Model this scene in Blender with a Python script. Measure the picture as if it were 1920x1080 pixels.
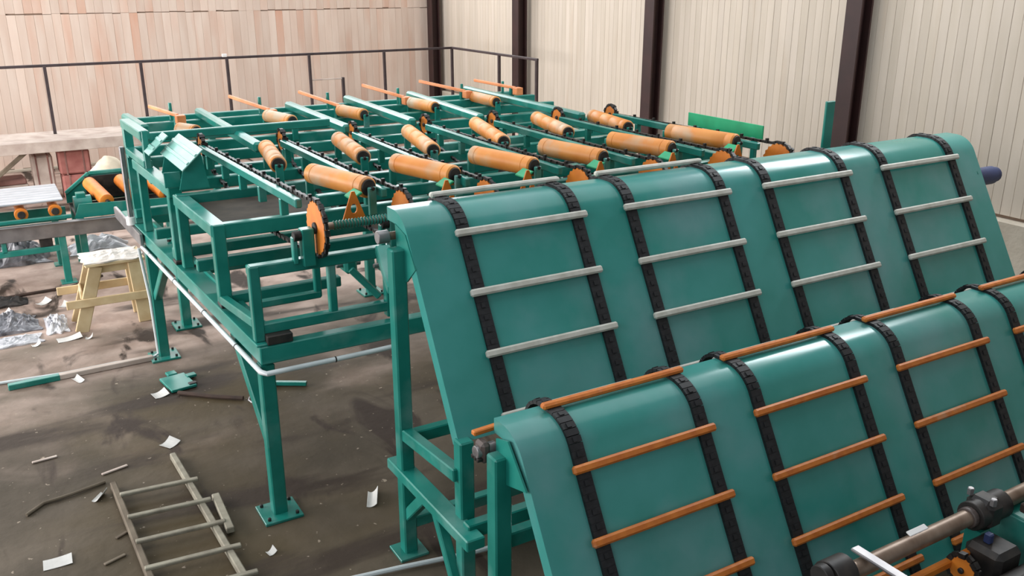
import bpy, bmesh, math, random
from mathutils import Vector, Matrix, noise
random.seed(7)
R = math.radians
scene = bpy.context.scene
C = scene.collection
for o in list(bpy.data.objects): bpy.data.objects.remove(o, do_unlink=True)

# ------------------------------------------------------------------ camera
cam_d = bpy.data.cameras.new('camera'); cam = bpy.data.objects.new('camera', cam_d); C.objects.link(cam)
cam_d.sensor_width = 36.0; cam_d.lens = 36.0 * 1700.0 / 1920.0
cam_d.clip_start = 0.05; cam_d.clip_end = 200
cam.location = (0, 0, 4.0)
cam.rotation_euler = (R(90 - 19.0), 0, R(-30.6))
scene.camera = cam
# ------------------------------------------------------------------ world, lights, exposure
w = bpy.data.worlds.new('overcast_daylight'); scene.world = w; w.use_nodes = True
bg = w.node_tree.nodes['Background']; bg.inputs[0].default_value = (0.80, 0.84, 0.88, 1); bg.inputs[1].default_value = 0.42
def area(name, loc, target, sx, sy, energy, col):
    d = bpy.data.lights.new(name, 'AREA'); d.shape = 'RECTANGLE'; d.size = sx; d.size_y = sy; d.energy = energy; d.color = col
    o = bpy.data.objects.new(name, d); C.objects.link(o); o.location = loc
    o.rotation_euler = (Vector(target) - Vector(loc)).to_track_quat('-Z', 'Y').to_euler(); return o
area('skylight', (4.0, 9.5, 8.4), (4.0, 9.5, 0), 11, 13, 700, (0.94, 0.98, 1.0))
area('clerestory_window', (4.0, 21.3, 7.2), (4.0, 6.0, 1.0), 14, 3.0, 1300, (0.95, 0.98, 1.0))
area('gate_daylight', (-6.5, 13.0, 2.9), (2, 12.6, 0.9), 11, 4.6, 2200, (1.0, 0.97, 0.95))
area('ramp_face_fill', (-5.5, 1.0, 6.2), (6, 5, 1.5), 8, 2.6, 330, (0.90, 0.96, 1.0))  # unseen fill from the near left, added to brighten the ramp faces
area('right_wall_window', (10.6, 6.8, 6.7), (5.5, 5.5, 2.4), 3.2, 0.9, 330, (0.92, 0.97, 1.0))
vs = scene.view_settings
vs.view_transform = 'Standard'; vs.look = 'None'; vs.gamma = 1.0; vs.use_curve_mapping = False
vs.exposure = -0.27

# ------------------------------------------------------------------ materials
def s2l(c): return tuple(((v/255)/12.92 if v/255 <= .04045 else ((v/255+.055)/1.055)**2.4) for v in c)
MATS = {}
def mat(name, a, b=None, rough=.5, metal=0., scale=6., detail=5., lo=.35, hi=.7, rnd=0., bump=0., bscale=60., stretch=(1,1,1), spec=.5, c=None, cscale=2., clo=.55, chi=.7, coat=0.):
    m = bpy.data.materials.new(name); m.use_nodes = True
    nt = m.node_tree; n = nt.nodes; L = nt.links.new
    p = n['Principled BSDF']; p.inputs['Roughness'].default_value = rough; p.inputs['Metallic'].default_value = metal
    p.inputs['Specular IOR Level'].default_value = spec
    a = s2l(a); b = s2l(b) if b else a
    tc = n.new('ShaderNodeTexCoord'); mp = n.new('ShaderNodeMapping'); mp.inputs['Scale'].default_value = stretch
    L(tc.outputs['Object'], mp.inputs[0])
    oi = n.new('ShaderNodeObjectInfo')
    ad = n.new('ShaderNodeVectorMath'); ad.operation = 'ADD'
    sc = n.new('ShaderNodeMath'); sc.operation = 'MULTIPLY'; sc.inputs[1].default_value = 37.0
    L(oi.outputs['Random'], sc.inputs[0]); L(mp.outputs[0], ad.inputs[0]); L(sc.outputs[0], ad.inputs[1])
    nz = n.new('ShaderNodeTexNoise'); nz.inputs['Scale'].default_value = scale; nz.inputs['Detail'].default_value = detail
    L(ad.outputs[0], nz.inputs['Vector'])
    mr = n.new('ShaderNodeMapRange'); mr.inputs[1].default_value = lo; mr.inputs[2].default_value = hi; L(nz.outputs[0], mr.inputs[0])
    mx = n.new('ShaderNodeMix'); mx.data_type = 'RGBA'; mx.inputs[6].default_value = (*a, 1); mx.inputs[7].default_value = (*b, 1)
    L(mr.outputs[0], mx.inputs[0]); out = mx.outputs[2]
    if c:
        n2 = n.new('ShaderNodeTexNoise'); n2.inputs['Scale'].default_value = cscale; n2.inputs['Detail'].default_value = 6
        L(ad.outputs[0], n2.inputs['Vector'])
        m2 = n.new('ShaderNodeMapRange'); m2.inputs[1].default_value = clo; m2.inputs[2].default_value = chi; L(n2.outputs[0], m2.inputs[0])
        x2 = n.new('ShaderNodeMix'); x2.data_type = 'RGBA'; x2.inputs[7].default_value = (*s2l(c), 1)
        L(m2.outputs[0], x2.inputs[0]); L(out, x2.inputs[6]); out = x2.outputs[2]
    if rnd:
        hs = n.new('ShaderNodeHueSaturation')
        v = n.new('ShaderNodeMapRange'); v.inputs[3].default_value = 1 - rnd; v.inputs[4].default_value = 1 + rnd; L(oi.outputs['Random'], v.inputs[0])
        L(v.outputs[0], hs.inputs['Value']); L(out, hs.inputs['Color']); out = hs.outputs[0]
    L(out, p.inputs['Base Color'])
    if bump:
        nb = n.new('ShaderNodeTexNoise'); nb.inputs['Scale'].default_value = bscale; nb.inputs['Detail'].default_value = 4; L(ad.outputs[0], nb.inputs['Vector'])
        bp = n.new('ShaderNodeBump'); bp.inputs['Strength'].default_value = bump; bp.inputs['Distance'].default_value = .02
        L(nb.outputs[0], bp.inputs['Height']); L(bp.outputs[0], p.inputs['Normal'])
    MATS[name] = m; return m
TEAL = mat('teal_machine_paint', (20,116,104), (40,134,122), rough=.28, scale=3.5, rnd=.08, c=(104,152,144), cscale=2.2, clo=.54, chi=.76)
TEALF = mat('hazed_teal_sheet_paint', (46,134,124), (68,148,142), rough=.24, scale=1.6, c=(108,152,152), cscale=1.1, clo=.48, chi=.76)  # greyish noise overlay puts the haze over the ramps into the paint colour
ALUT = mat('pale_teal_sheet', (120,172,162), (140,184,176), rough=.35, scale=5)
GREEN = mat('bright_green_paint', (12,150,100), (20,165,112), rough=.5)
ORANGE = mat('orange_paint', (216,126,38), (198,108,32), rough=.5, scale=9, rnd=.08)
ARMO = mat('faded_orange_paint', (226,144,92), (212,122,70), rough=.5)
ROLL = mat('orange_roller_coating', (222,148,72), (208,126,46), rough=.5, scale=4, rnd=.12, c=(186,164,136), cscale=2.6, clo=.50, chi=.70)
SLATW = mat('cream_slat_paint', (204,202,192), (182,180,168), rough=.55, scale=12)
SLATO = mat('orange_slat_paint', (210,122,46), (188,100,36), rough=.5, scale=14, c=(196,146,112), cscale=5, clo=.62, chi=.75)
BLACK = mat('black_chain_belt', (14,15,18), (32,33,36), rough=.6, scale=30)
CHAIN = mat('oily_chain_steel', (34,32,32), (60,56,54), rough=.45, metal=.5, scale=40)
STEEL = mat('bare_grey_steel', (150,146,146), (120,116,118), rough=.38, metal=.6, scale=5)
ALU = mat('galvanised_sheet', (190,194,200), (170,174,180), rough=.35, metal=.5, scale=4)
CONDUIT = mat('white_plastic_conduit', (214,220,222), (196,202,204), rough=.35)
COLUMN = mat('brown_primer_steel', (54,28,26), (40,21,20), rough=.6, scale=3)
RAILM = mat('dark_rail_steel', (66,54,56), (50,40,42), rough=.55)
WALLP = mat('pale_pine_plank', (228,210,196), (216,192,176), rough=.75, scale=3.5, stretch=(1,1,.18), rnd=.06, c=(212,166,142), cscale=1.1, clo=.54, chi=.72)
WALLR = mat('weathered_pine_plank', (202,190,176), (190,178,162), rough=.75, scale=3.5, stretch=(1,1,.15), rnd=.05, c=(184,166,146), cscale=2.0, clo=.6, chi=.8)
BACKING = mat('dark_wall_backing', (150,128,112), rough=.9)
PLINTH = mat('whitewashed_masonry', (196,186,170), (176,164,148), rough=.9, scale=2.5, bump=.3, bscale=20)
def floor_mat():
    m = bpy.data.materials.new('dusty_earth_floor'); m.use_nodes = True
    nt = m.node_tree; n = nt.nodes; L = nt.links.new; p = n['Principled BSDF']; p.inputs['Roughness'].default_value = .75; p.inputs['Specular IOR Level'].default_value = .3
    tc = n.new('ShaderNodeTexCoord')
    def nz(scale, detail, stretch=(1,1,1), rot=0, dist=0.):
        mp = n.new('ShaderNodeMapping'); mp.inputs['Scale'].default_value = stretch; mp.inputs['Rotation'].default_value = (0,0,rot)
        L(tc.outputs['Object'], mp.inputs[0]); t = n.new('ShaderNodeTexNoise'); t.inputs['Scale'].default_value = scale; t.inputs['Detail'].default_value = detail; t.inputs['Distortion'].default_value = dist
        L(mp.outputs[0], t.inputs['Vector']); return t.outputs[0]
    def mr(x, a, b, c=0., d=1.):
        r = n.new('ShaderNodeMapRange'); r.interpolation_type = 'SMOOTHSTEP'
        for k, v in zip((1,2,3,4), (a,b,c,d)): r.inputs[k].default_value = v
        L(x, r.inputs[0]); return r.outputs[0]
    def mix(f, a, b):
        x = n.new('ShaderNodeMix'); x.data_type = 'RGBA'; L(f, x.inputs[0])
        for k, c in ((6,a),(7,b)):
            if isinstance(c, tuple): x.inputs[k].default_value = (*s2l(c), 1)
            else: L(c, x.inputs[k])
        return x.outputs[2]
    base = mix(mr(nz(.7,8), .38,.64), (70,61,49), (96,85,72))
    olive = mix(mr(nz(.45,5,(1,1,1),.6), .45,.66), base, (78,66,46))
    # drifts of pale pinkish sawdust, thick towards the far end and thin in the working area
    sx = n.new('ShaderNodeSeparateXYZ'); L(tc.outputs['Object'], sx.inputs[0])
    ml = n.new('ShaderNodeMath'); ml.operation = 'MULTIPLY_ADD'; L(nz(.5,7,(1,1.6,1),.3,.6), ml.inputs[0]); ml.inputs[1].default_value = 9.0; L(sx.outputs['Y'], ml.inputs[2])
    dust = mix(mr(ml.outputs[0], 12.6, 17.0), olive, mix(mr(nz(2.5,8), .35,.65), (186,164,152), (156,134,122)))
    # dark damp scuffs and wheel marks
    scuff = mix(mr(nz(.9,6,(.45,1.5,1),R(-35),.4), .53,.66), dust, (58,47,38))
    scuff = mix(mr(nz(1.3,5,(1.5,.5,1),R(-20),.8), .57,.66), scuff, (56,44,36))
    speck = mix(mr(nz(16,3), .68,.74), scuff, (150,136,120))
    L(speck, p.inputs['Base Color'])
    b = n.new('ShaderNodeBump'); b.inputs['Strength'].default_value = .35; b.inputs['Distance'].default_value = .03; L(nz(7,8), b.inputs['Height']); L(b.outputs[0], p.inputs['Normal'])
    return m
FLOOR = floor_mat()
TIMBER = mat('fresh_sawn_timber', (218,196,156), (196,168,126), rough=.75, scale=5, stretch=(1,.3,1), rnd=.1)
DUSTW = mat('dusty_grey_timber', (196,182,172), (166,148,138), rough=.85, scale=4, rnd=.08)
PINK = mat('pink_insulation_pack', (176,116,108), (150,88,82), rough=.85, scale=5, rnd=.12)
PINKD = mat('dusty_red_board', (150,110,102), (120,84,78), rough=.9, scale=5)
SACK = mat('cream_sack_cloth', (220,208,186), (196,182,160), rough=.9, scale=6)
PLAST = mat('crumpled_plastic_film', (206,206,210), (160,160,166), rough=.3, scale=8)
PLASTW = mat('white_packing_foam', (226,218,210), (204,194,184), rough=.8, scale=9)
PLASTD = mat('dark_plastic_film', (70,70,76), (150,150,156), rough=.35, scale=7)
DARK = mat('greasy_dark_steel', (40,38,38), (64,58,54), rough=.5, metal=.3, scale=12)
PAN = mat('dusty_dark_pan', (74,66,56), (56,50,44), rough=.85, scale=6)
PIPE = mat('rusty_brown_shaft', (150,130,114), (112,90,74), rough=.4, metal=.4, scale=8, stretch=(.3,1,1))
BLUE = mat('blue_motor_paint', (52,66,110), (40,50,88), rough=.45)
PAPER = mat('white_paper', (212,210,206), (190,188,184), rough=.8)
OLDW = mat('grey_ladder_wood', (150,144,128), (120,112,98), rough=.8, scale=9, rnd=.1)
OLDD = mat('dark_ladder_wood', (92,80,66), (120,108,92), rough=.85, scale=5)
RUSTG = mat('greasy_rusted_casting', (96,84,80), (66,56,52), rough=.5, scale=14)
RUST = mat('rusty_rod', (72,52,42), (50,38,32), rough=.8)
WHITE = mat('white_tape', (230,228,226), rough=.5)

# ------------------------------------------------------------------ helpers
WM = {}
CACHE = {}
def finish(bm, m, smooth=False, name='m'):
    bmesh.ops.recalc_face_normals(bm, faces=bm.faces[:])
    me = bpy.data.meshes.new(name); bm.to_mesh(me); bm.free()
    me.materials.append(m)
    if smooth:
        me.shade_smooth()
        try: me.set_sharp_from_angle(angle=R(40))
        except Exception: pass
    return me
def link(name, me, W, parent=None):
    o = bpy.data.objects.new(name, me); C.objects.link(o)
    o.matrix_basis = (WM[parent].inverted() @ W) if parent else W
    if parent: o.parent = parent
    WM[o] = W.copy(); return o
def thing(name, loc, label, cat, group=None):
    o = bpy.data.objects.new(name, None); C.objects.link(o); o.location = loc; o.empty_display_size = .2
    WM[o] = Matrix.Translation(loc); tag(o, label, cat, group); return o
def tag(o, label=None, cat=None, group=None, kind=None):
    if label: o['label'] = label
    if cat: o['category'] = cat
    if group: o['group'] = group
    if kind: o['kind'] = kind
    return o
def T(*v): return Matrix.Translation(Vector(v) if len(v) == 3 else Vector(v[0]))
def basis(d, up=(0,0,1)):
    z = Vector(d).normalized(); u = Vector(up)
    if abs(z.dot(u)) > .99: u = Vector((0,1,0))
    x = u.cross(z).normalized(); y = z.cross(x)          # local z along d, local y ~ up
    return Matrix((x, y, z)).transposed().to_4x4()
def m_box(sx, sy, sz, m, bev=.006):
    k = ('box', round(sx,4), round(sy,4), round(sz,4), m.name, bev)
    if k in CACHE: return CACHE[k]
    bm = bmesh.new(); bmesh.ops.create_cube(bm, size=1)
    bmesh.ops.scale(bm, vec=(sx,sy,sz), verts=bm.verts)
    if bev: bmesh.ops.bevel(bm, geom=bm.edges[:], offset=min(bev, .3*min(sx,sy,sz)), segments=1, affect='EDGES', profile=.5)
    CACHE[k] = finish(bm, m); return CACHE[k]
def m_cyl(r, h, m, seg=16, r2=None, bev=.004):
    k = ('cyl', round(r,4), round(h,4), m.name, seg, r2, bev)
    if k in CACHE: return CACHE[k]
    bm = bmesh.new(); bmesh.ops.create_cone(bm, cap_ends=True, segments=seg, radius1=r, radius2=r if r2 is None else r2, depth=h)
    if bev:
        es = [e for e in bm.edges if abs(e.verts[0].co.z - e.verts[1].co.z) < 1e-6]
        bmesh.ops.bevel(bm, geom=es, offset=min(bev, .3*h), segments=1, affect='EDGES')
    CACHE[k] = finish(bm, m, True); return CACHE[k]
def m_lathe(prof, m, seg=20, key=None):
    k = ('lathe', tuple(prof), m.name, seg)
    if k in CACHE: return CACHE[k]
    bm = bmesh.new(); rings = []
    for (r, z) in prof:
        rings.append([bm.verts.new((r*math.cos(2*math.pi*i/seg), r*math.sin(2*math.pi*i/seg), z)) for i in range(seg)])
    for a, b in zip(rings, rings[1:]):
        for i in range(seg): bm.faces.new((a[i], a[(i+1)%seg], b[(i+1)%seg], b[i]))
    bm.faces.new(rings[0]); bm.faces.new(rings[-1])
    CACHE[k] = finish(bm, m, True); return CACHE[k]
def m_prism(poly, d, m, axis='x', bev=0):
    """poly in the plane across axis, extruded by d centred; axis x: poly=(y,z), axis y: poly=(x,z), axis z: poly=(x,y)"""
    bm = bmesh.new()
    def P(u, v, t): return {'x': (t,u,v), 'y': (u,t,v), 'z': (u,v,t)}[axis]
    a = [bm.verts.new(P(u, v, -d/2)) for u, v in poly]; b = [bm.verts.new(P(u, v, d/2)) for u, v in poly]
    bm.faces.new(a); bm.faces.new(b); n = len(poly)
    for i in range(n): bm.faces.new((a[i], a[(i+1)%n], b[(i+1)%n], b[i]))
    if bev: bmesh.ops.bevel(bm, geom=bm.edges[:], offset=bev, segments=1, affect='EDGES')
    return finish(bm, m)
def m_sweep(pts, r, m, seg=8, closed=False):
    bm = bmesh.new(); pts = [Vector(p) for p in pts]; rings = []
    for i, p in enumerate(pts):
        d = (pts[min(i+1,len(pts)-1)] - pts[max(i-1,0)]).normalized()
        B = basis(d)
        rr = r[i] if isinstance(r, (list,tuple)) else r
        rings.append([bm.verts.new(p + (B @ Vector((rr*math.cos(2*math.pi*k/seg), rr*math.sin(2*math.pi*k/seg), 0)))) for k in range(seg)])
    for a, b in zip(rings, rings[1:]):
        for i in range(seg): bm.faces.new((a[i], a[(i+1)%seg], b[(i+1)%seg], b[i]))
    bm.faces.new(rings[0]); bm.faces.new(rings[-1])
    return finish(bm, m, True)
def box(name, c, s, m, parent=None, rz=0, bev=.006, rot=None):
    W = T(c) @ (rot if rot is not None else Matrix.Rotation(rz, 4, 'Z'))
    return link(name, m_box(*s, m, bev), W, parent)
def beam(name, p0, p1, wd, ht, m, parent=None, bev=.008, up=(0,0,1)):
    p0 = Vector(p0); p1 = Vector(p1); d = p1 - p0
    W = T((p0+p1)/2) @ basis(d, up)
    return link(name, m_box(wd, ht, d.length, m, bev), W, parent)
def cyl(name, p0, p1, r, m, parent=None, seg=16, r2=None, bev=.004):
    p0 = Vector(p0); p1 = Vector(p1); d = p1 - p0
    return link(name, m_cyl(r, d.length, m, seg, r2, bev), T((p0+p1)/2) @ basis(d), parent)
def lathe(name, p0, p1, prof, m, parent=None, seg=20):
    p0 = Vector(p0); p1 = Vector(p1); d = p1 - p0        # prof z runs 0..1 along p0->p1
    return link(name, m_lathe([(r, round(z*d.length,4)) for r, z in prof], m, seg), T(p0) @ basis(d), parent)
def mesh_at(name, me, parent=None, W=None):
    return link(name, me, W if W is not None else Matrix.Identity(4), parent)
def rel(me, loc):        # shift world-space mesh so that its origin sits at loc
    me.transform(T(-Vector(loc))); return T(loc)
def boxes_mesh(lst, m, smooth=False):
    """joined boxes: (centre, size, rotation 4x4 or None)"""
    bm = bmesh.new()
    for c, s, rot in lst:
        W = T(c) @ (rot if rot is not None else Matrix.Identity(4)) @ Matrix.Diagonal((*s, 1))
        bmesh.ops.create_cube(bm, size=1, matrix=W)
    return finish(bm, m, smooth)
def chain_path(path, pitch):
    """evenly spaced (point, direction) along a polyline"""
    out = []; acc = 0; pts = [Vector(p) for p in path]; nxt = 0
    for a, b in zip(pts, pts[1:]):
        L = (b-a).length
        while nxt <= acc + L: out.append((a + (b-a)*((nxt-acc)/L), (b-a).normalized())); nxt += pitch
        acc += L
    return out
def chain(name, path, m, parent, wd=.035, ht=.03, pitch=.05, dog=0, dogh=.05):
    lst = []
    for i, (p, d) in enumerate(chain_path(path, pitch)):
        B = basis(d, (1,0,0))            # local y ~ X axis
        s = wd if i % 2 else wd*.62
        lst.append((p, (ht, s, pitch*.92), B))
        if dog and i % dog == 0: lst.append((p + Vector((0,0,ht*.5+dogh*.4)), (dogh, wd*.7, pitch*.5), B))
    o = mesh_at(name, boxes_mesh(lst, m), parent); o['kind'] = 'stuff'; return o
def crumple(name, c, sx, sy, h, m, seed, n=14, label=None, cat=None, group=None, rz=0):
    bm = bmesh.new(); random.seed(seed); vs = []
    for i in range(n+1):
        row = []
        for j in range(n+1):
            u = i/n*2-1; v = j/n*2-1; e = max(0, 1-(u*u+v*v)**1.0*.75)
            rr = 1 + .25*noise.noise((u*2+seed, v*2, 3.1))
            z = h*e*(.45 + .9*abs(noise.noise((u*2.6+seed, v*2.6, seed*.7)))) + .25*h*e*noise.noise((u*9, v*9, seed)) + .012
            row.append(bm.verts.new((u*sx/2*rr, v*sy/2*rr, max(z, .006))))
        vs.append(row)
    for i in range(n):
        for j in range(n): bm.faces.new((vs[i][j], vs[i+1][j], vs[i+1][j+1], vs[i][j+1]))
    edge = [vs[0][j] for j in range(n+1)] + [vs[i][n] for i in range(1,n+1)] + [vs[n][j] for j in range(n-1,-1,-1)] + [vs[i][0] for i in range(n-1,0,-1)]
    low = [bm.verts.new((v.co.x, v.co.y, 0)) for v in edge]
    for k in range(len(edge)): bm.faces.new((edge[k], edge[(k+1)%len(edge)], low[(k+1)%len(edge)], low[k]))
    bm.faces.new(low)
    o = link(name, finish(bm, m), T(c) @ Matrix.Rotation(rz,4,'Z'))
    if label: tag(o, label, cat, group)
    return o

# ------------------------------------------------------------------ the setting
WX, WY = 10.75, 22.0
me = bpy.data.meshes.new('floor'); nx, ny = 60, 70
vv = []; ff = []
for j in range(ny+1):
    for i in range(nx+1):
        x = -8 + 20*i/nx; y = -2 + 25*j/ny
        vv.append((x, y, 0))
for j in range(ny):
    for i in range(nx): a = j*(nx+1)+i; ff.append((a, a+1, a+nx+2, a+nx+1))
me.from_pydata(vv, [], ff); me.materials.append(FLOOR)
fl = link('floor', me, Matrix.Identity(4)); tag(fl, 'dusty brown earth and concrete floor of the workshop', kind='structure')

wf = box('wall_far', ((WX-8)/2, WY+.16, 3.0), (WX+8, .18, 6.0), BACKING, bev=0); tag(wf, 'far wall clad with two tiers of pale pine planks', kind='structure')
pw = .17; x = -7.9; i = 0
while x < WX - .02:
    for t, (z0, z1) in enumerate(((.06, 3.238), (3.242, 6.0))):
        dz = random.uniform(-.012, .012); dy = random.uniform(-.003, .003)
        box('plank', (x+pw/2, WY+.045+dy, (z0+z1)/2+dz), (pw-.002, .04, z1-z0-.01), WALLP, wf, bev=.004)
    x += pw
box('skirting', ((WX-8)/2, WY+.03, .03), (WX+8, .1, .06), PLINTH, wf, bev=.01)
wr = box('wall_right', (WX+.16, 10, 3.0), (.18, 24.4, 6.0), BACKING, bev=0); tag(wr, 'long right-hand wall of narrow vertical pine planks', kind='structure')
y = -1.9; pw = .135
while y < WY - .02:
    box('plank', (WX+.045+random.uniform(-.002,.002), y+pw/2, 3.6), (.04, pw-.002, 4.8), WALLR, wr, bev=.004); y += pw
box('plinth', (WX+.0, 10, .58), (.16, 24.0, 1.16), PLINTH, wr, bev=.02)
# columns against the right wall
def column(x, y, label):
    t = thing('steel_column', (x, y, 0), label, 'column', 'brown steel columns along the right wall')
    box('web', (x, y, 3.1), (.17, .03, 6.2), COLUMN, t, bev=.003)
    for s in (-1, 1): box('flange', (x + s*.10, y, 3.1), (.03, .26, 6.2), COLUMN, t, bev=.003)
    box('base_plate', (x, y, .015), (.34, .42, .03), COLUMN, t)
for yy, lb in ((8.62,'dark brown steel column nearest the camera, behind the upper ramp'),(12.95,'dark brown steel column second from the camera, left of the green plate'),
               (17.5,'dark brown steel column rising behind the end of the railing'),(21.75,'dark brown steel column in the corner where the two plank walls meet')):
    column(WX-.21, yy, lb)

# plank walkway along far wall and its railing
dk = thing('walkway_deck', (2, 20.2, 0), 'raised dusty timber walkway along the far plank wall', 'walkway')
for k in range(3): box('plank', (1.2, 18.62+k*.44, 1.13), (18.0, .43, .05), DUSTW, dk)
for k in range(3): box('plank', (9.46+k*.25, 16.95, 1.13), (.24, 2.8, .05), DUSTW, dk)
box('edge_beam', (1.2, 18.38, 1.07), (18.0, .08, .20), DUSTW, dk)
for xx in (-6.5, -3.4, .0, 3.0, 6.0, 9.2):
    box('post', (xx, 18.55, .5), (.12, .12, 1.0), DUSTW, dk); box('post', (xx, 19.65, .5), (.12, .12, 1.0), DUSTW, dk)
beam('brace', (.75, 18.5, 1.0), (.05, 18.5, .45), .07, .07, OLDD, dk)
box('post', (9.45, 15.7, .55), (.12,.12,1.1), DUSTW, dk); box('post', (10.1, 15.7, .55), (.12,.12,1.1), DUSTW, dk)
rl = thing('walkway_railing', (5, 19.3, 1.155), 'thin dark steel railing around the raised walkway', 'railing')
posts = [(-5.5,19.3),(-3.8,19.3),(-2.1,19.3),(-.4,19.3),(1.31,19.3),(3.0,19.3),(4.66,19.3),(6.39,19.3),(8.11,19.3),(9.85,19.4),(9.87,17.23),(9.87,15.72)]
for a in posts: box('post', (a[0], a[1], 1.78), (.055,.055,1.25), RAILM, rl, bev=.003)
beam('top_rail', (-6.5,19.3,2.41), (9.85,19.4,2.42), .05, .05, RAILM, rl)
beam('top_rail', (9.86,19.42,2.42), (9.87,15.68,2.42), .05, .05, RAILM, rl)
box('gate_post', (7.12,19.3,1.53), (.06,.06,.75), RAILM, rl); box('gate_bar', (6.75,19.3,1.88), (.72,.03,.03), DUSTW, rl)
box('white_cap', (4.62,19.3,2.47), (.09,.07,.06), WHITE, rl)

# ------------------------------------------------------------------ sorting table
def XL(y): return 1.52 - .045*(y-6.1)
tb = thing('sorting_table', (4.2, 8.7, 0), 'large teal steel sorting table with skewed orange rollers and drive chains', 'machine')
XR = 6.95
def xb(name, y, z, x0=None, x1=XR, wd=.08, ht=.1, m=TEAL, p=tb):    # transverse beam, z = top
    return beam(name, (x0 if x0 is not None else XL(y), y, z-ht/2), (x1, y, z-ht/2), wd, ht, m, p)
# base frame
beam('base_beam', (XL(6.16)+.05,6.16,1.38), (XL(10.9)+.05,10.9,1.38), .1, .14, TEAL, tb)
beam('base_flange', (XL(6.16)+.09,6.16,1.46), (XL(10.9)+.09,10.9,1.46), .22, .02, TEAL, tb)
beam('base_angle', (XL(6.5)+.16,6.5,1.48), (XL(10.6)+.16,10.6,1.48), .05, .03, TEAL, tb)
beam('base_beam', (XR,6.16,1.37), (XR,10.9,1.37), .1, .16, TEAL, tb)
for y in (6.2, 8.6, 10.8): xb('base_cross_beam', y, 1.45, ht=.14, wd=.1)
# legs
def leg(x, y, z, p=tb, w_=.11):
    l = box('leg', (x, y, z/2), (w_, w_, z), TEAL, p, bev=.01)
    bp = box('base_plate', (x, y, .012), (.3, .3, .024), TEAL, l, bev=.004)
    for sx in (-1,1):
        for sy in (-1,1): cyl('anchor_bolt', (x+sx*.11, y+sy*.11, .02), (x+sx*.11, y+sy*.11, .05), .014, CHAIN, l, seg=6)
    return l
leg(1.57, 6.25, 1.29); leg(1.40, 9.95, 1.29); leg(1.82, 10.8, 1.31)
leg(XR, 6.25, 1.29); leg(XR, 9.95, 1.29); leg(4.2, 10.8, 1.31); leg(4.2, 6.25, 1.31)
beam('brace', (1.54,6.95,1.31), (1.57,6.28,.62), .09, .09, TEAL, tb)
beam('brace', (1.44,9.20,1.31), (1.405,9.9,.72), .08, .08, TEAL, tb)
# stepped left side frames: A low front, B, C, D tall rear
def post(x, y, z0, z1, w_=.09): return box('upright_post', (x, y, (z0+z1)/2), (w_, w_, z1-z0), TEAL, tb, bev=.008)
def foot(x, y): box('rubber_pad', (x, y, 1.488), (.13,.13,.03), DARK, tb)
# A
post(XL(6.25)+.03, 6.245, 1.47, 2.045, .076)
xb('front_rail', 6.25, 2.05, x1=2.62, wd=.08, ht=.09)
xb('front_rail', 6.25, 1.60, x1=2.66, wd=.07, ht=.08)
post(2.12, 6.25, 1.58, 1.97, .06); post(2.58, 6.25, 1.47, 2.0, .074)
box('rubber_pad', (1.67, 6.2, 1.49), (.19,.11,.07), DARK, tb)
beam('side_rail', (XL(6.3)+.03,6.28,1.60), (XL(7.1)+.03,7.1,1.53), .07, .07, TEAL, tb)
# second low loop behind the front frame
xb('loop_rail', 6.75, 1.90, x0=1.62, x1=2.2, wd=.06, ht=.08); xb('loop_rail', 6.75, 1.60, x0=1.62, x1=2.19, wd=.06, ht=.06)
post(2.17, 6.75, 1.545, 1.895, .055)
# B
post(XL(7.15)+.05, 7.15, 1.49, 2.15, .1); foot(XL(7.15)+.06, 7.12)
post(XL(8.3)+.05, 8.28, 1.49, 2.13, .09)
beam('side_beam', (XL(7.1)+.05,7.12,2.10), (XL(8.3)+.05,8.3,2.12), .12, .10, TEAL, tb)
xb('cross_beam', 7.15, 2.15, x1=XR, ht=.12)
xb('cross_beam', 7.15, 1.56, x1=2.5, ht=.09)
# C
post(XL(8.55)+.05, 8.55, 1.49, 2.20, .1); foot(XL(8.55)+.05, 8.52)
post(XL(9.85)+.05, 9.85, 1.47, 2.2, .08)
beam('side_beam', (XL(8.4)+.05,8.45,2.15), (XL(9.95)+.05,9.95,2.17), .12, .10, TEAL, tb)
box('end_gusset', (XL(8.5)+.04, 8.44, 2.27), (.14,.012,.14), TEAL, tb)
# D
post(XL(9.4)+.04, 9.42, 2.2, 2.58, .06); post(XL(10.25)+.04, 10.25, 1.47, 2.55, .09)
beam('side_beam', (XL(9.4)+.04,9.4,2.53), (XL(10.3)+.04,10.3,2.54), .1, .09, TEAL, tb)
beam('side_beam', (XL(9.4)+.04,9.4,2.25), (XL(10.3)+.04,10.3,2.26), .09, .07, TEAL, tb)
xb('cross_beam', 9.45, 2.55, wd=.07, ht=.08, x1=3.3)
# cross members
for y, z in ((7.62,2.17),(8.22,2.18),(8.75,2.2),(9.25,2.2),(9.75,2.26),(10.2,2.3),(10.65,2.36),(11.15,2.40)):
    xb('cross_beam', y, z, wd=.09, ht=.11, x0=2.5 if y < 8 else (1.56 if y > 10.3 else None))
for y, z in ((7.75,1.70),(8.6,1.60),(9.3,1.62),(10.2,1.64)): xb('lower_cross_beam', y, z, wd=.08, ht=.1)
xb('rear_beam', 11.5, 2.42, wd=.09, ht=.12, x0=1.56)
for y in (7.15, 8.55, 9.85, 11.4): post(XR-.03, y, 1.45 if y < 10.9 else .0, 2.1, .09)
post(2.5, 11.5, .0, 2.36, .08)
beam('side_beam', (XR,6.2,2.1), (XR,11.5,2.15), .1, .12, TEAL, tb)
box('catch_pan', (2.0, 7.68, 2.09), (.95,.96,.02), PAN, tb)
for xx in (3.0, 3.85, 4.7, 5.55): box('catch_pan', (xx, 6.82, 2.0), (.55,.5,.02), PAN, tb)
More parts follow.
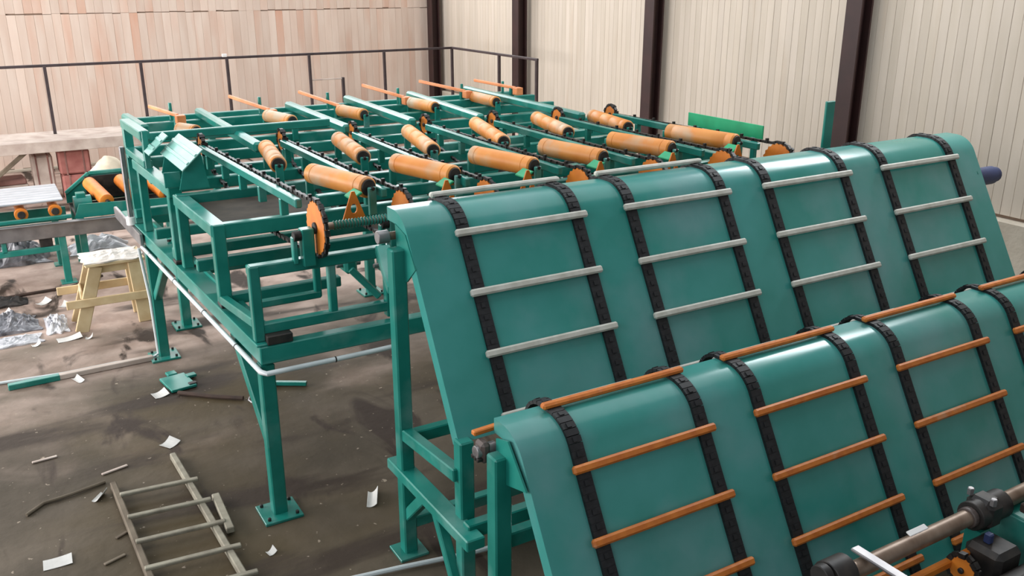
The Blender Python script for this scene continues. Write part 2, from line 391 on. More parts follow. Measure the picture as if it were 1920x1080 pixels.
# galvanised chute on triangular brackets
for yc_, ln in ((9.24,.26),(8.70,1.0)):
    cpl = box('chute_plate', (1.48 if ln < .5 else 1.60, yc_, 2.47), (.26, ln, .012), ALUT, tb, rot=Matrix.Rotation(R(-42),4,'Y'))
    for dx in (-.05,.05):
        q = Matrix.Rotation(R(-42),4,'Y') @ Vector((dx,0,.01)); box('rib', ((1.48 if ln < .5 else 1.60)+q.x, yc_, 2.47+q.z), (.03, ln-.02, .014), ALUT, cpl, rot=Matrix.Rotation(R(-42),4,'Y'))
for yy in (8.3, 9.12):
    pm = m_prism([(1.48,2.2),(1.74,2.2),(1.69,2.53),(1.53,2.39)], .012, TEAL, 'y'); mesh_at('chute_bracket', pm, tb, T(0, yy, 0))

# upper feed beams
UB = [((1.53,11.37),(1.57,10.35)),((2.36,11.4),(2.31,8.65)),((3.47,11.43),(3.43,9.25)),((4.33,11.65),(4.22,9.3)),((5.24,11.65),(5.03,9.2)),((6.20,11.8),(6.10,8.7))]
for a, b in UB:
    u = beam('feed_beam', (a[0],a[1],2.45), (b[0],b[1],2.45), .10, .10, TEAL, tb, bev=.022)
# chain rails with sprockets
def sprocket(name, c, r, parent, th=.03, teeth=22, hub=True):
    bm = bmesh.new(); n = teeth*2; a = []; b = []
    for i in range(n):
        rr = r if i % 2 == 0 else r*.93
        an = 2*math.pi*i/n; a.append((rr*math.cos(an), rr*math.sin(an)))
    bm.free()
    k = ('spr', r, teeth)
    if k not in CACHE: CACHE[k] = m_prism(a, th, ORANGE, 'x')
    o = link(name, CACHE[k], T(c), parent)
    link('hub', m_cyl(r*.22, th+.03, DARK, 14), T(c) @ basis((1,0,0)), o)
    return o
CR = [(1.87,9.10,1.97),(2.64,9.0,2.65),(3.44,9.1,3.38),(4.34,9.2,4.28),(5.13,9.05,5.07),(5.92,8.9,5.90),(6.62,8.8,6.62)]
for x0, y0, x1 in CR:
    ym = 6.42
    r_ = beam('chain_rail', (x0,y0,2.41), (x1,ym,2.41), .05, .07, TEAL, tb)
    zc = 2.27; yc = 6.20; rr = .20; rx = .055
    path = [(x0+rx, y0+.02, 2.425), (x1+rx, yc+.1, 2.46)]
    for k in range(0, 11):
        an = R(80 + k*20); path.append((x1+rx, yc + (rr+.012)*math.cos(an), zc + (rr+.012)*math.sin(an)))
    path += [(x1+rx, yc+.25, 2.03), ((x0+x1)/2+rx, (yc+y0)/2, 1.98), (x0+rx, y0-.2, 2.20), (x0+rx, y0+.02, 2.28)]
    chain('drive_chain', path, CHAIN, tb, dog=7, dogh=.026, wd=.036, ht=.024)
    sprocket('head_sprocket', (x1+rx, yc, zc), rr, tb)
    sprocket('tail_sprocket', (x0+rx-.03, y0+.09, 2.42), .10, tb, teeth=14)
    chain('tail_chain', [(x0+rx-.03, y0+.09+.11*math.cos(R(k*18)), 2.42+.11*math.sin(R(k*18))) for k in range(21)], CHAIN, tb, wd=.05, ht=.026, pitch=.045)
    box('bearing_post', (x1-.03, 6.20, 2.14), (.09,.09,.28), TEAL, tb); box('bearing_post', (x1-.12, 6.22, 2.12), (.035,.06,.20), TEAL, tb)
    box('bearing_post', (x0+rx, y0+.03, 2.27), (.11,.06,.14), TEAL, tb)
    cyl('bearing', (x1-.13, yc, zc-.04), (x1-.06, yc, zc-.04), .038, CHAIN, tb)
    for k in range(5):
        yy = ym + .35 + k*.52; xx = x1 + (x0-x1)*(yy-ym)/(y0-ym)
        box('rail_clip', (xx+.0, yy, 2.315), (.06,.05,.13), TEAL, r_, bev=.004)
# head shaft
cyl('head_shaft', (2.06,6.20,2.27), (7.0,6.20,2.27), .028, PIPE, tb)
link('shaft_spiral_guard', m_lathe([(.026 + (.012 if i % 2 else .0), round(i*.012,4)) for i in range(45)], TEAL, 10), T(2.14,6.20,2.27) @ basis((1,0,0)), tb)
# skewed rollers
RP = [(.060,0),(.072,.012),(.072,.10),(.069,.105),(.069,.115),(.072,.12),(.072,.88),(.069,.885),(.069,.895),(.072,.90),(.072,.985),(.062,1)]
RP2 = RP[:6] + [(.072,.36),(.069,.365),(.069,.375),(.072,.38),(.072,.62),(.069,.625),(.069,.635),(.072,.64)] + RP[6:]
def roller(a, b, z, rs=1.0, prof=RP):
    A = Vector((a[0],a[1],z)); B = Vector((b[0],b[1],z)); d = (B-A).normalized()
    o = lathe('roller', A, B, [(r*rs, t) for r, t in prof], ROLL, tb)
    cyl('end_disc', B - d*.004, B + d*.012, .056*rs, DARK, o); cyl('axle', A - d*.06, B + d*.07, .016, CHAIN, o, seg=10)
    for P_, s in ((A, -1), (B, 1)):
        q = P_ + d*s*.045
        box('bracket', (q.x, q.y, z-.10), (.07,.03,.22), TEAL, o, rz=math.atan2(d.y, d.x)-math.pi/2)
    return o
for a, b in [((2.35,7.24),(2.55,6.50)),((3.13,7.30),(3.33,6.56)),((3.90,7.28),(4.08,6.53)),((4.67,7.31),(4.82,6.54)),((5.46,7.29),(5.63,6.56)),((6.28,7.38),(6.43,6.54))]:
    roller(a, b, 2.45, 1.17)
    # orange triangular gusset with three holes and a green stop plate
    x, y = b[0]-.22, 6.30
    pts = [(-.10,-.20),(.10,-.20),(.0,.06)]
    k = 'trig'
    if k not in CACHE:
        bm = bmesh.new(); outer = [(-.11,-.20),(.11,-.20),(.012,.06),(-.012,.06)]
        # plate with three real holes: triangulated fill between outline and hole rings
        loops = [outer] + [[(cx+rx_*math.cos(2*math.pi*i/10), cz+rz_*math.sin(2*math.pi*i/10)) for i in range(10)] for cx,cz,rx_,rz_ in ((0,-.07,.026,.038),(-.062,-.165,.013,.017),(.062,-.165,.013,.017))]
        es = []
        for lp in loops:
            v_ = [bm.verts.new((p[0],0,p[1])) for p in lp]
            es += [bm.edges.new((v_[i], v_[(i+1)%len(v_)])) for i in range(len(v_))]
        bmesh.ops.triangle_fill(bm, edges=es, use_beauty=True)
        g = bmesh.ops.extrude_face_region(bm, geom=bm.faces[:])
        bmesh.ops.translate(bm, vec=(0,.014,0), verts=[v for v in g['geom'] if isinstance(v, bmesh.types.BMVert)])
        CACHE[k] = finish(bm, ORANGE)
    link('triangular_gusset', CACHE[k], T(x+.02, y, 2.42), tb)
    box('stop_plate', (b[0]-.14, 6.46, 2.42), (.10,.16,.02), GREEN, tb, rot=Matrix.Rotation(R(-30),4,'Y'))
for a, b in [((2.37,8.62),(2.22,7.74)),((3.13,8.72),(2.98,7.68)),((3.93,8.80),(3.67,7.66)),((4.80,8.92),(4.47,7.72)),((5.60,8.92),(5.33,7.86)),((6.25,8.72),(6.08,7.82))]:
    roller(a, b, 2.45, 1.06, RP2)
for a, b in [((1.90,10.24),(2.02,9.98)),((3.00,10.74),(3.12,10.17)),((3.90,10.74),(4.01,10.23)),((4.95,10.95),(5.02,10.38)),((5.95,11.1),(5.93,10.43))]:
    roller(a, b, 2.44, 1.0)
# orange kicker arms at the rear, green pegs
for a, b in [((1.86,11.75,2.51),(2.01,10.85,2.50)),((2.82,11.75,2.57),(3.06,10.85,2.49)),((3.72,11.75,2.57),(3.93,10.85,2.48)),((4.62,11.8,2.60),(4.90,11.05,2.50)),((5.49,11.85,2.60),(5.85,11.15,2.51)),((6.40,11.9,2.56),(6.50,10.9,2.54))]:
    A = Vector(a); B = Vector(b)
    ar = beam('kicker_arm', A, B, .035, .04, ARMO, tb)
    box('arm_pivot', (B.x+.02, B.y-.03, B.z-.04), (.10,.12,.10), ARMO, ar)
    beam('arm_support', (B.x, B.y+.1, 2.25), (B.x, B.y+.1, B.z), .06, .05, TEAL, ar)
    cyl('peg', (B.x-.0, 11.25, 2.40), (B.x-.0, 11.25, 2.60), .02, TEAL, tb, seg=10)
# motors and gearboxes hung inside the frame
for x, y in ((3.0,7.9),(3.9,8.0),(4.75,8.05),(5.6,8.1)):
    g = box('gearbox', (x, y, 1.98), (.22,.22,.24), DARK, tb, bev=.03)
    cyl('motor', (x+.1, y, 1.98), (x+.42, y, 1.98), .085, DARK, g); cyl('shaft_stub', (x-.2,y,1.98), (x-.1,y,1.98), .02, CHAIN, g)
for x, y in ((2.35,6.5),(2.6,6.35)):
    q = box('lever_block', (x, y, 1.86), (.10,.16,.12), TEAL, tb, bev=.02); cyl('pin', (x-.1,y,1.86), (x+.1,y,1.86), .018, STEEL, q)
beam('link_arm', (2.33,6.4,1.85), (2.52,6.3,1.62), .05, .05, TEAL, tb); beam('link_arm', (2.42,5.95,2.12), (2.34,5.55,1.93), .11, .07, TEAL, tb)
# bright green end plate and tall stop plate at the far right
ep = box('end_plate', (6.98, 7.3, 2.47), (.016, 1.15, .145), GREEN, tb, bev=.002); tag(ep, 'bright green end plate')
box('end_plate_bracket', (6.99, 6.85, 2.28), (.05,.06,.26), TEAL, tb); box('end_plate_bracket', (6.99, 7.7, 2.28), (.05,.06,.26), TEAL, tb)
box('stop_post', (7.32, 6.2, 2.2), (.12,.03,1.26), TEAL, tb); beam('stop_post_arm', (6.95,6.2,1.7), (7.36,6.2,1.7), .08,.08, TEAL, tb)
# white conduit with cable ties
beam('cable_duct', (XL(10.3)-.035,10.27,2.30), (XL(10.3)-.035,10.27,1.46), .05, .06, STEEL, tb)
beam('cable_duct', (XL(11.2)-.03,11.2,1.40), (XL(9.85)-.035,9.85,1.38), .04, .13, STEEL, tb)
cp = [(XL(10)-.02,9.95,1.28),(XL(8.5)-.02,8.5,1.275),(XL(7)-.02,7.0,1.275),(1.5,6.12,1.275),(1.53,6.07,1.275),(1.7,6.07,1.275),(2.2,6.07,1.275),(2.62,6.08,1.275)]
cd = mesh_at('cable_conduit', m_sweep(cp, .020, CONDUIT, 10), tb); tag(cd, 'white plastic cable conduit')
for p in ((XL(9.6)-.02,9.6,1.277),(XL(8.6)-.02,8.6,1.275),(XL(7.6)-.02,7.6,1.275),(XL(6.7)-.02,6.7,1.275)):
    link('cable_tie', m_cyl(.024,.012,DARK,10), T(p) @ basis((-.045,1,0)), cd)
link('cable_tie', m_cyl(.024,.012,DARK,10), T(2.05,6.07,1.275) @ basis((1,0,0)), cd)
link('tape_wrap', m_cyl(.055,.09,WHITE,12), T(XL(10.27)-.035,10.27,1.50), cd)
cv = [(XL(9.95)-.06,9.95,1.27),(1.33,9.93,.7),(1.34,9.93,.06),(1.28,9.95,.02),(.9,10.0,.018),(.4,9.98,.018),(-.3,10.06,.018),(-1.2,10.1,.018)]
c2 = mesh_at('floor_conduit', m_sweep(cv, .016, CONDUIT, 8), tb); tag(c2, 'white conduit running down to the floor')
# bolts on the base flange
for y in (6.5, 7.5, 8.3, 9.3): cyl('bolt', (XL(y)+.12,y,1.475), (XL(y)+.12,y,1.495), .02, DARK, tb, seg=6)

# ------------------------------------------------------------------ slatted ramps
def ramp(name, S, a, length, cols, slat_mat, first, n_rows, label, right=8.2, left=2.28, flat=.10):
    a = R(a); Rr = .25
    n_ = Vector((0, -math.sin(a), math.cos(a))); d = Vector((0, -math.cos(a), -math.sin(a)))
    S = Vector((0, S[0], S[1])); Cn = S - n_*Rr
    def at(s, off=0.):       # arc length from S, positive down the face
        if s >= 0: return S + d*s + n_*off, d.copy()
        if s > -Rr*a:
            an = a + s/Rr; nn = Vector((0,-math.sin(an),math.cos(an))); return Cn + nn*(Rr+off), Vector((0,-math.cos(an),-math.sin(an)))
        u = -s - Rr*a
        if u <= flat: return Cn + Vector((0,u,Rr+off)), Vector((0,-1,0))
        r2 = .14; v = (u-flat)/r2; c2 = Cn + Vector((0,flat,Rr-r2))
        if v < math.pi/2: nn = Vector((0,math.sin(v),math.cos(v))); return c2 + nn*(r2+off), Vector((0,-math.cos(v),math.sin(v)))
        return c2 + Vector((0, r2+off, -(v-math.pi/2)*r2)), Vector((0,0,1))
    t = thing(name, ((left+right)/2, S.y, 0), label, 'conveyor')
    s_list = [-Rr*a - flat] + [-Rr*a*(1-k/10) for k in range(11)] + [length*k/4 for k in range(1,5)]
    outer = [at(s)[0] for s in s_list]
    # deck sheet: bent plate with folded side flanges
    bm = bmesh.new(); dep = .09; xs = (left, right); th = .012
    top = [[bm.verts.new((x, p.y, p.z)) for p in outer] for x in xs]
    inn = [[bm.verts.new((x, p.y, p.z)) for p in [at(s, -dep)[0] for s in s_list]] for x in xs]
    N = len(outer)
    for i in range(N-1):
        bm.faces.new((top[0][i], top[0][i+1], top[1][i+1], top[1][i]))
        for k in (0,1): bm.faces.new((top[k][i], top[k][i+1], inn[k][i+1], inn[k][i]))
        bm.faces.new((inn[0][i], inn[0][i+1], inn[1][i+1], inn[1][i]))
    for e in (0, N-1): bm.faces.new((top[0][e], top[1][e], inn[1][e], inn[0][e]))
    me = finish(bm, TEALF, True); mesh_at('deck_sheet', me, t)
    for (x0, x1) in cols:
        for xc in (x0+.075, x1-.075):
            lst = []; s = -Rr*a - flat - .45
            while s < length - .02:
                p, dd = at(s, .011); B = basis(dd, (1,0,0))
                lst.append(((xc, p.y, p.z), (.022, .088, .040), B))
                if round(s/.041) % 2: lst.append(((xc, p.y + B.col[0].y*0, p.z), (.034, .03, .030), B))
                s += .041
            b = mesh_at('chain_belt', boxes_mesh(lst, BLACK), t); b['kind'] = 'stuff'
        for r in range(n_rows):
            s = first + .41*r - (.16 if r == 0 and x0 > 5 and slat_mat is SLATW else 0)
            if s > length - .05: break
            p, dd = at(s, .036); B = basis(dd, (1,0,0))
            W = T(((x0+x1)/2, p.y, p.z)) @ B
            sl = link('slat', m_box(.038, x1-x0, .05, slat_mat, .012), W, t)
    # back drum shaft
    return t, at
R1C = [(2.60,3.65),(3.98,5.03),(5.37,6.42),(6.80,7.88)]
t1, at1 = ramp('slatted_ramp', (5.176,2.42), 60.6, 1.36, R1C, SLATW, .04-.41, 8, 'tall teal slatted ramp conveyor with cream bars and black chain belts')
R2C = [(2.55,3.60),(3.93,4.98),(5.30,6.35),(6.68,7.73)]
t2, at2 = ramp('slatted_ramp', (3.741,1.488), 60.0, 1.50, R2C, SLATO, .13-.41, 6, 'lower teal slatted ramp conveyor in front with orange bars and black chain belts')
def rleg(t, x, y, z, w_=.10):
    l = box('post', (x, y, z/2), (w_, w_, z), TEAL, t, bev=.01)
    box('base_plate', (x, y, .01), (.22,.22,.02), TEAL, l, bev=.003); return l
# upper ramp frame
for x in (2.24, 8.1):
    rleg(t1, x, 5.27, 2.32); rleg(t1, x+(.07 if x < 5 else 0), 4.50, 1.26)
    beam('side_beam', (x, 5.25, .98), (x+.03, 4.50, 1.02), .08, .09, TEAL, t1)
    beam('side_channel', (x, 5.46, .66), (x, 4.22, .68), .13, .08, TEAL, t1)
    beam('brace', (x, 5.27, .30), (x, 4.95, .62), .07, .08, TEAL, t1)
    beam('brace', (x, 4.78, .64), (x, 4.42, .08), .07, .07, TEAL, t1)
    g = m_prism([(5.20,2.10),(5.32,2.10),(5.36,2.46),(5.20,2.42),(5.06,2.22)], .012, TEAL, 'x'); mesh_at('gusset_plate', g, t1, T(x+.04,0,0))
cyl('drum_bearing', (2.16,5.40,2.37), (2.24,5.40,2.37), .045, STEEL, t1); cyl('top_shaft', (2.18,5.40,2.37), (8.4,5.40,2.37), .028, PIPE, t1)
beam('cross_beam', (2.24,5.27,.93), (8.1,5.27,.93), .08, .09, TEAL, t1); beam('cross_beam', (2.24,4.36,.70), (8.1,4.36,.70), .08, .10, TEAL, t1)
beam('cross_beam', (2.24,5.27,.25), (8.1,5.27,.25), .08, .09, TEAL, t1)
for x in (4.2, 6.2): rleg(t1, x, 5.27, 2.2)
m = cyl('drive_motor', (8.25,5.25,2.12), (8.66,5.25,2.12), .09, BLUE, t1); cyl('motor_cap', (8.66,5.25,2.12), (8.73,5.25,2.12), .075, BLUE, m); box('motor_bracket', (8.2,5.25,2.12), (.06,.2,.26), TEAL, t1)
# lower ramp frame
for x in (2.24, 8.1):
    rleg(t2, x, 3.93, 1.45, .11)
    g = m_prism([(3.87,1.28),(3.99,1.28),(3.99,1.52),(3.86,1.56),(3.66,1.34)], .012, TEAL, 'x'); mesh_at('gusset_plate', g, t2, T(x+.02,0,0))
    rleg(t2, x, 3.28, .52); beam('side_beam', (x,3.93,.50), (x,3.28,.50), .07,.08, TEAL, t2)
beam('cross_beam', (2.24,3.97,.85), (8.1,3.97,.85), .08,.1, TEAL, t2); beam('cross_beam', (2.24,3.97,.35), (8.1,3.97,.35), .08,.1, TEAL, t2)
q = box('bearing_block', (2.20,4.05,1.43), (.06,.10,.13), RUSTG, t2, bev=.02); cyl('bearing', (2.15,4.05,1.43), (2.28,4.05,1.43), .04, STEEL, q)
cyl('top_shaft', (2.15,4.05,1.43), (8.3,4.05,1.43), .03, PIPE, t2)
for k in range(3): cyl('bolt', (2.145,4.02+.03*k,1.395), (2.18,4.02+.03*k,1.395), .016, CHAIN, q, seg=6)
box('loose_slat_end', (2.24,4.10,1.53), (.16,.04,.03), SLATO, t2, rz=R(4))

# ------------------------------------------------------------------ drive unit in the bottom right corner
du = thing('drive_station', (4.6,2.5,0), 'dark greasy drive shaft station with bearings at the bottom right corner', 'machine')
cyl('drive_shaft', (3.42,2.5,1.10), (6.4,2.5,1.10), .047, PIPE, du, seg=20)
h = cyl('shaft_end_hub', (3.32,2.5,1.13), (3.46,2.5,1.13), .09, DARK, du, seg=20); cyl('hub_cap', (3.26,2.5,1.16),(3.31,2.5,1.16), .06, DARK, h)
box('flat_bar', (3.60,2.36,1.17), (.06,.42,.02), STEEL, du, rz=R(0)); 
bb = box('bearing_block', (4.62,2.5,1.10), (.16,.17,.19), DARK, du, bev=.04); cyl('bearing_ring', (4.50,2.5,1.10),(4.78,2.5,1.10), .085, DARK, bb, seg=20); cyl('seal_ring', (4.46,2.5,1.10),(4.5,2.5,1.10), .06, RUSTG, bb)
for sy in (-.07,.07): cyl('bolt', (4.58,2.5+sy,1.18),(4.58,2.5+sy,1.225), .02, STEEL, bb, seg=6)
box('white_tag', (4.05,2.52,1.15), (.15,.035,.012), WHITE, du, rot=Matrix.Rotation(R(20),4,'X'))
beam('orange_bar', (3.5,2.42,.94), (4.5,2.42,.94), .04,.05, ORANGE, du)
sprocket('drive_sprocket', (4.24,2.34,.94), .075, du, teeth=18); sprocket('drive_sprocket', (3.72,2.35,.85), .08, du, teeth=18)
chain('drive_chain', [(4.24,2.34+.085*math.cos(R(k*18)),.94+.085*math.sin(R(k*18))) for k in range(21)], CHAIN, du, pitch=.04)
box('side_plate', (4.80,2.15,.80), (.02,.80,.50), TEAL, du); box('top_plate', (5.05,2.15,1.05), (.5,.8,.02), TEAL, du)
box('side_plate', (5.3,2.15,.70), (.02,.80,.70), TEAL, du)
beam('rust_bar', (4.78,2.36,1.13), (5.6,2.32,1.13), .06,.06, RUST, du); beam('rust_bar', (4.9,2.2,1.09), (5.8,2.2,1.09), .06,.05, RUST, du)
g = cyl('gear_motor', (4.36,2.12,.84), (4.74,2.12,.84), .13, DARK, du); box('gear_case', (4.5,2.34,.92), (.22,.22,.2), DARK, du, bev=.03); box('oil_tray', (4.2,2.2,.66), (1.1,.7,.03), DARK, du); box('terminal_box', (4.45,2.05,.94), (.14,.14,.09), DARK, g); box('blue_plug', (4.47,2.36,1.05), (.04,.04,.06), BLUE, g)
for x in (3.5, 4.6, 5.9):
    box('post', (x,2.5,.5), (.10,.10,.99), TEAL, du); box('post', (x,1.7,.4), (.10,.10,.8), TEAL, du)
    beam('frame_beam', (x,2.5,.6), (x,1.7,.6), .08,.1, TEAL, du)
beam('frame_beam', (3.5,1.7,.76), (5.9,1.7,.76), .08,.1, TEAL, du); beam('frame_beam', (3.5,2.5,.4), (5.9,2.5,.4), .08,.1, TEAL, du)

# ------------------------------------------------------------------ roller conveyor at the far left
rc = thing('roller_conveyor', (0,13.6,0), 'low roller conveyor with grey steel side channel and green legs', 'conveyor')
beam('side_channel', (-4,13.3,.80), (1.75,13.3,.75), .05, .20, STEEL, rc); beam('channel_lip', (-4,13.27,.91), (1.75,13.27,.855), .10,.015, STEEL, rc)
beam('side_channel', (-4,14.3,.80), (.94,14.3,.75), .05, .20, TEAL, rc)
beam('rail', (-4,13.42,.93), (.95,13.42,.90), .06,.05, TEAL, rc)
for x in (.78, -2.2):
    for y in (13.34, 14.28): l = box('leg', (x,y,.36), (.09,.09,.72), TEAL, rc); box('base_plate', (x,y,.01), (.2,.2,.02), TEAL, l)
beam('tie_beam', (-3.5,13.34,.50), (.80,13.34,.50), .06,.08, TEAL, rc); box('hanger', (.08,13.34,.6), (.06,.06,.16), TEAL, rc); box('clamp', (.58,13.36,.60), (.16,.1,.12), DARK, rc)
for x in (-1.4,-.5,.35,.76):
    q = cyl('roller_end', (x,13.46,.98),(x,13.56,.98), .085, ORANGE, rc); cyl('groove', (x,13.44,.98),(x,13.6,.98), .05, DARK, q); cyl('roller', (x,13.58,.98),(x,14.2,.98), .06, ORANGE, rc)
for k in range(7): box('cover_slat', (-1.55,13.56+k*.155,1.12+.001*k), (4.86,.148,.03), ALU, rc, bev=.008)
ee = thing('conveyor_end_unit', (1.5,13.6,0), 'teal conveyor end unit with slanting orange rollers beside the table', 'machine')
sp = [(.98,.88),(2.3,.88),(2.3,1.28),(1.32,1.28),(.98,1.02)]
for y in (14.35, 13.42):
    pm = m_prism(sp if y > 14 else [(.98,.86),(2.3,.86),(2.3,1.0),(1.06,1.05)], .03, TEAL, 'y'); mesh_at('side_plate', pm, ee, T(0,y,0))
beam('edge_strip', (.98,14.33,1.03),(1.32,14.33,1.29), .05,.05, TEAL, ee); beam('edge_strip', (1.32,14.33,1.29),(2.3,14.33,1.29), .05,.05, TEAL, ee)
for x in (1.30, 1.72, 2.08):
    q = lathe('roller', (x,14.25,1.16), (x+.13,13.50,1.03), [(.07,0),(.095,.02),(.095,.98),(.07,1)], ORANGE, ee); cyl('axle', (x,14.3,1.165),(x+.14,13.44,1.02), .03, DARK, q)
m_ = cyl('motor', (1.02,13.75,.98),(1.25,13.75,.98), .12, TEAL, ee); box('motor_box', (1.12,13.75,1.1), (.12,.14,.08), TEAL, m_)
box('added_dark_panel', (1.75,14.30,1.08), (1.0,.02,.34), DARK, ee); box('floor_panel', (1.65,13.9,.86), (1.3,.9,.03), DARK, ee)  # dark panel before the back plate, added to darken the unit's inside
for x in (1.05,2.2):
    for y in (13.45,14.3): box('leg', (x,y,.43), (.09,.09,.86), TEAL, ee)

# ------------------------------------------------------------------ timber stool
st = thing('sawhorse_stool', (1.1,11.5,0), 'pale unpainted timber trestle stool standing beside the table leg', 'stool')
for k in range(3): box('top_plank', (1.17, 11.26+k*.19, .80), (.66,.182,.035), TIMBER, st, rz=R(random.uniform(-1,1)))
for y in (11.22, 11.62):
    beam('leg', (.96,y,.78),(.70,y-.02,.0), .15,.035, TIMBER, st, up=(0,1,0)); beam('leg', (1.38,y,.78),(1.42,y,.0), .15,.035, TIMBER, st, up=(0,1,0))
    box('apron', (1.17,y+(.03 if y < 11.4 else -.03),.73), (.5,.03,.10), TIMBER, st)
box('stretcher', (1.05,11.17,.36), (.94,.03,.10), TIMBER, st, rz=R(-1)); box('stretcher', (.98,11.67,.40), (.9,.03,.10), TIMBER, st)
beam('side_rail', (.76,11.25,.44),(.78,11.6,.44), .03,.10, TIMBER, st)
sh = crumple('packing_sheet', (1.15,11.43,.818), .64,.52,.05, PLASTW, 4.2, n=20, label='crumpled white packing sheet on top of the timber stool', cat='sheet')

# ------------------------------------------------------------------ things below the walkway
def blk(name, c, s, m, label, cat, group=None, rz=0):
    o = box(name, c, s, m, None, rz=rz, bev=.02); tag(o, label, cat, group); return o
def pack(name, c, s, m, label, cat, strap):
    t = thing(name, (c[0],c[1],c[2]-s[2]/2), label, cat, 'pink packs under the walkway')
    box('pack_body', c, s, m, t, bev=.03)
    for dx in (-.28,.28): box('strap', (c[0]+dx*s[0],c[1],c[2]), (.03,s[1]+.01,s[2]+.01), strap, t, bev=.002)
    return t
pack('insulation_pack', (1.55,18.9,.23), (.56,.5,.46), PINK, 'lower pink insulation pack of the stack under the walkway', 'pack', PINKD)
pack('insulation_pack', (1.52,18.9,.70), (.54,.5,.44), PINK, 'upper pink insulation pack of the stack under the walkway', 'pack', PINKD)
pack('insulation_pack', (.98,19.05,.42), (.36,.5,.84), DUSTW, 'pale dusty pack between the pink packs and the stacked boards', 'pack', PINKD)
for k in range(4): blk('stacked_board', (.0,18.98+.0*k,.09+k*.105), (1.5-.06*k,.5,.10), PINKD if k % 2 else DUSTW, ['bottom board','second board from the bottom','third board from the bottom','top board'][k] + ' of the pile under the left walkway', 'board', 'boards piled under the walkway', rz=R(k*1.5))
bm = bmesh.new(); bmesh.ops.create_icosphere(bm, subdivisions=4, radius=1)
for v in bm.verts:
    n_ = 1 + .10*noise.noise(v.co*1.7) + .04*noise.noise(v.co*5.0)
    v.co = Vector((v.co.x*.36*n_, v.co.y*.32*n_, max(-.46, v.co.z*.54*n_)))
    if v.co.z > .3: f_ = 1 - (v.co.z-.3)*1.1; v.co.x *= f_; v.co.y *= f_
so = link('cloth_sack', finish(bm, SACK, True), T(1.93, 17.3, .46)); tag(so, 'bulging cream cloth sack standing behind the teal end unit', 'sack')

# ------------------------------------------------------------------ rubbish and loose things on the floor
crumple('plastic_heap', (-.02,11.82,0), .6,.55,.20, PLASTD, 1.3, n=22, label='dark crumpled plastic film in the heap beside the stool', cat='plastic film')
crumple('plastic_heap', (.46,11.62,0), .24,.62,.13, PLAST, 5.1, n=20, label='white crumpled plastic film against the stool leg', cat='plastic film')
crumple('plastic_heap', (.0,11.26,0), .55,.30,.07, PLAST, 8.4, n=18, label='flat whitish plastic film at the near edge of the heap', cat='plastic film')
crumple('rubble_bag', (.22,14.85,0), .85,.7,.42, PLASTD, 3.3, n=18, label='grey plastic bag slumped under the roller conveyor', cat='bag')
crumple('black_bag', (.0,12.75,0), .45,.3,.12, DARK, 6.6, n=14, label='flat black bag on the floor at the left edge', cat='bag')
crumple('white_rag', (1.35,14.9,0), .8,.5,.25, PLAST, 9.2, n=18, label='whitish rag pile on the floor behind the stool', cat='rag')
def rod(name, pts, r, m, label, cat='rod', seg=8, group=None):
    p0 = Vector(pts[0]); me = m_sweep(pts, r, m, seg); W = rel(me, p0); o = link(name, me, W); tag(o, label, cat, group); return o
rod('floor_cable', [(-.8,12.9,.02),(.2,13.0,.02),(.75,13.0,.03),(1.2,13.3,.03)], .02, RUST, 'dark bent rod lying under the roller conveyor')
def slab(name, c, s, m, label, cat, rz=0, group=None, ry=0):
    o = link(name, m_box(*s, m, .004), T(c) @ Matrix.Rotation(rz,4,'Z') @ Matrix.Rotation(ry,4,'Y')); tag(o, label, cat, group); return o
# long channel on the floor, one green end
ch = thing('floor_channel', (.6,10.0,0), 'long flat channel on the floor with one green painted end', 'channel')
box('pale_section', (.80,9.90,.03), (.95,.07,.055), DUSTW, ch, rz=R(2)); box('green_section', (.10,9.87,.03), (.48,.07,.06), TEAL, ch, rz=R(2))
pl = thing('steel_offcut', (1.38,9.12,0), 'flat teal steel plate with tabs lying by the rear leg', 'plate')
box('plate', (1.38,9.12,.02), (.26,.38,.03), TEAL, pl, rz=R(8)); box('tab', (1.53,9.22,.03), (.10,.08,.03), TEAL, pl, rz=R(8)); box('tab', (1.50,9.0,.03), (.08,.06,.03), DARK, pl, rz=R(8)); box('tab', (1.36,9.36,.03), (.10,.1,.03), TEAL, pl, rz=R(8))
rod('steel_rod', [(1.33,8.86,.025),(1.6,8.6,.025),(1.86,8.40,.025)], .022, RUST, 'rusty steel rod on the floor left of the front leg')
rod('wire_loop', [(1.99+.10*math.cos(k*.6),8.30+.12*math.sin(k*.6),.012+.004*k) for k in range(12)], .007, PLAST, 'pale wire loop at the end of the rusty rod', 'wire')
slab('steel_strip', (2.36,8.50,.03), (.36,.05,.04), TEAL, 'short teal steel strip lying on the floor behind the front leg', 'steel strip', R(-32))
rod('bent_stick', [(-.15,7.2,.015),(-.02,7.32,.015),(.2,7.35,.018),(.45,7.42,.015)], .014, OLDD, 'thin bent stick lying left of the ladder', 'stick')
def sheet(c, s, rz, label, cat='paper', curl=.02):
    bm = bmesh.new(); n = 6
    g = [[bm.verts.new((s[0]*(i/n-.5), s[1]*(j/n-.5), .004 + curl*(i/n-.3)**2*(1+j/n)*2)) for j in range(n+1)] for i in range(n+1)]
    for i in range(n):
        for j in range(n): bm.faces.new((g[i][j],g[i+1][j],g[i+1][j+1],g[i][j+1]))
    me = finish(bm, PAPER); o = link('paper_scrap', me, T(c) @ Matrix.Rotation(rz,4,'Z'))
    md = o.modifiers.new('thickness','SOLIDIFY'); md.thickness = .003; md.offset = 1
    tag(o, label, cat, 'paper scraps on the floor'); return o
sheet((0.0,6.43,0), (.19,.13), R(-3), 'largest white paper sheet at the lower left corner', curl=.006)
sheet((1.05,7.84,0), (.13,.13), R(35), 'white paper scrap lying just above the ladder')
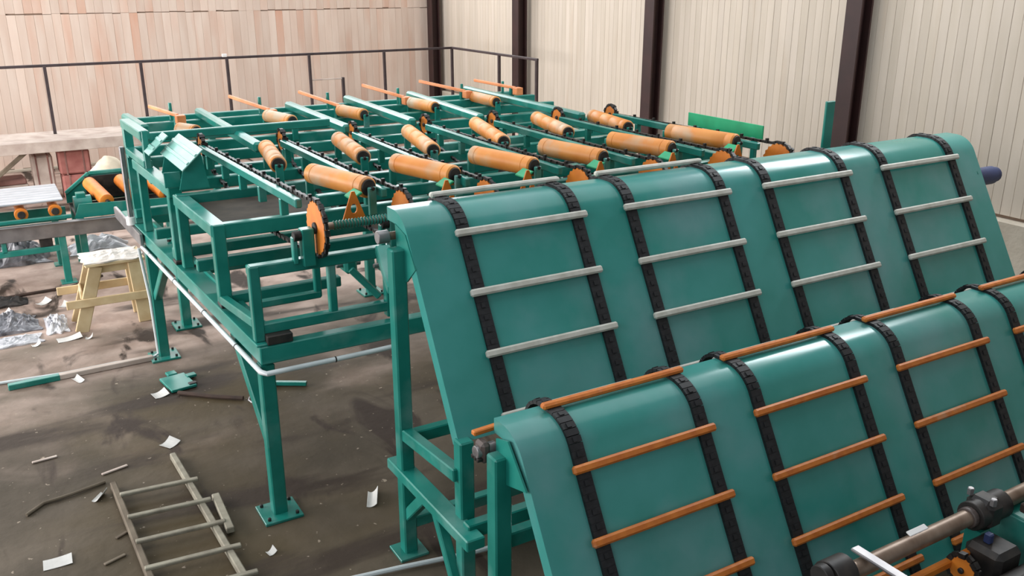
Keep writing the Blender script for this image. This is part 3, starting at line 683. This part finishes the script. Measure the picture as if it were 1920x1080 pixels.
sheet((.50,9.75,0), (.06,.16), R(20), 'small white scrap in front of the floor channel')
sheet((1.17,8.95,0), (.14,.14), R(10), 'pale dusty scrap below the teal steel plate')
sheet((.38,7.2,0), (.06,.13), R(-40), 'tiny curled scrap at the end of the bent stick', curl=.03)
sheet((2.27,6.05,0), (.08,.22), R(-25), 'torn white scrap beside the upper ramp post', curl=.03)
sheet((1.36,5.76,0), (.06,.06), R(15), 'tiny white scrap right of the ladder')
sheet((.55,11.05,0), (.26,.14), R(5), 'white paper scrap beside the stool foot')
sheet((2.06,8.62,0), (.09,.18), R(-30), 'torn paper scrap right behind the front table leg', curl=.05)
for k, (x, y, a, l, lb) in enumerate(((.45,6.55,30,.10,'dark wood chip left of the ladder foot'),(.55,7.6,15,.22,'long pale wood splinter above the bent stick'),(.05,8.1,5,.2,'thin wood splinter near the left edge'),(.36,6.25,20,.16,'brown splinter close to the ladder rail'))):
    slab('wood_splinter', (x,y,.008), (l,.03,.014), OLDD if k in (0,3) else DUSTW, lb, 'wood chip', R(a), 'wood chips on the floor')
for x, y, a, w_, lb in ((-.05,12.35,20,.14,'white scrap behind the dark plastic film'),(.62,12.30,50,.12,'white scrap between the stool and the conveyor leg'),(.20,11.02,10,.09,'tiny white scrap in front of the flat plastic film'),
                        (.75,10.95,-15,.08,'tiny white scrap on the near side of the stool foot'),(.40,12.55,35,.16,'white scrap lying beside the flat black bag')):
    sheet((x,y,0), (w_,w_*.7), R(a), lb, curl=.03)['group'] = 'litter scraps by the plastic heap'
# ladder
ld = thing('wooden_ladder', (.82,6.3,0), 'old grey wooden ladder lying flat on the floor', 'ladder')
rails = [((.50,7.30),(.56,4.9)),((1.02,7.55),(1.13,4.9))]
for k, (a, b) in enumerate(rails): beam('side_rail', (a[0],a[1],.035),(b[0],b[1],.035), .05,.06, OLDD if k == 0 else OLDW, ld)
for k in range(7):
    y = 7.03-.37*k; box('rung', (.815+.01*k, y-.02, .07), (.60+.02*k,.045,.028), OLDW, ld, rz=R(-6+k*.3))
box('splice', (1.17,6.4,.05), (.06,.55,.05), OLDW, ld, rz=R(-2))
# low conduit under the ramps
rod('low_conduit', [(1.7,5.15,.03),(2.1,5.08,.03),(2.6,4.98,.03),(3.5,4.9,.03)], .018, CONDUIT, 'white conduit on the floor under the upper ramp', 'conduit')
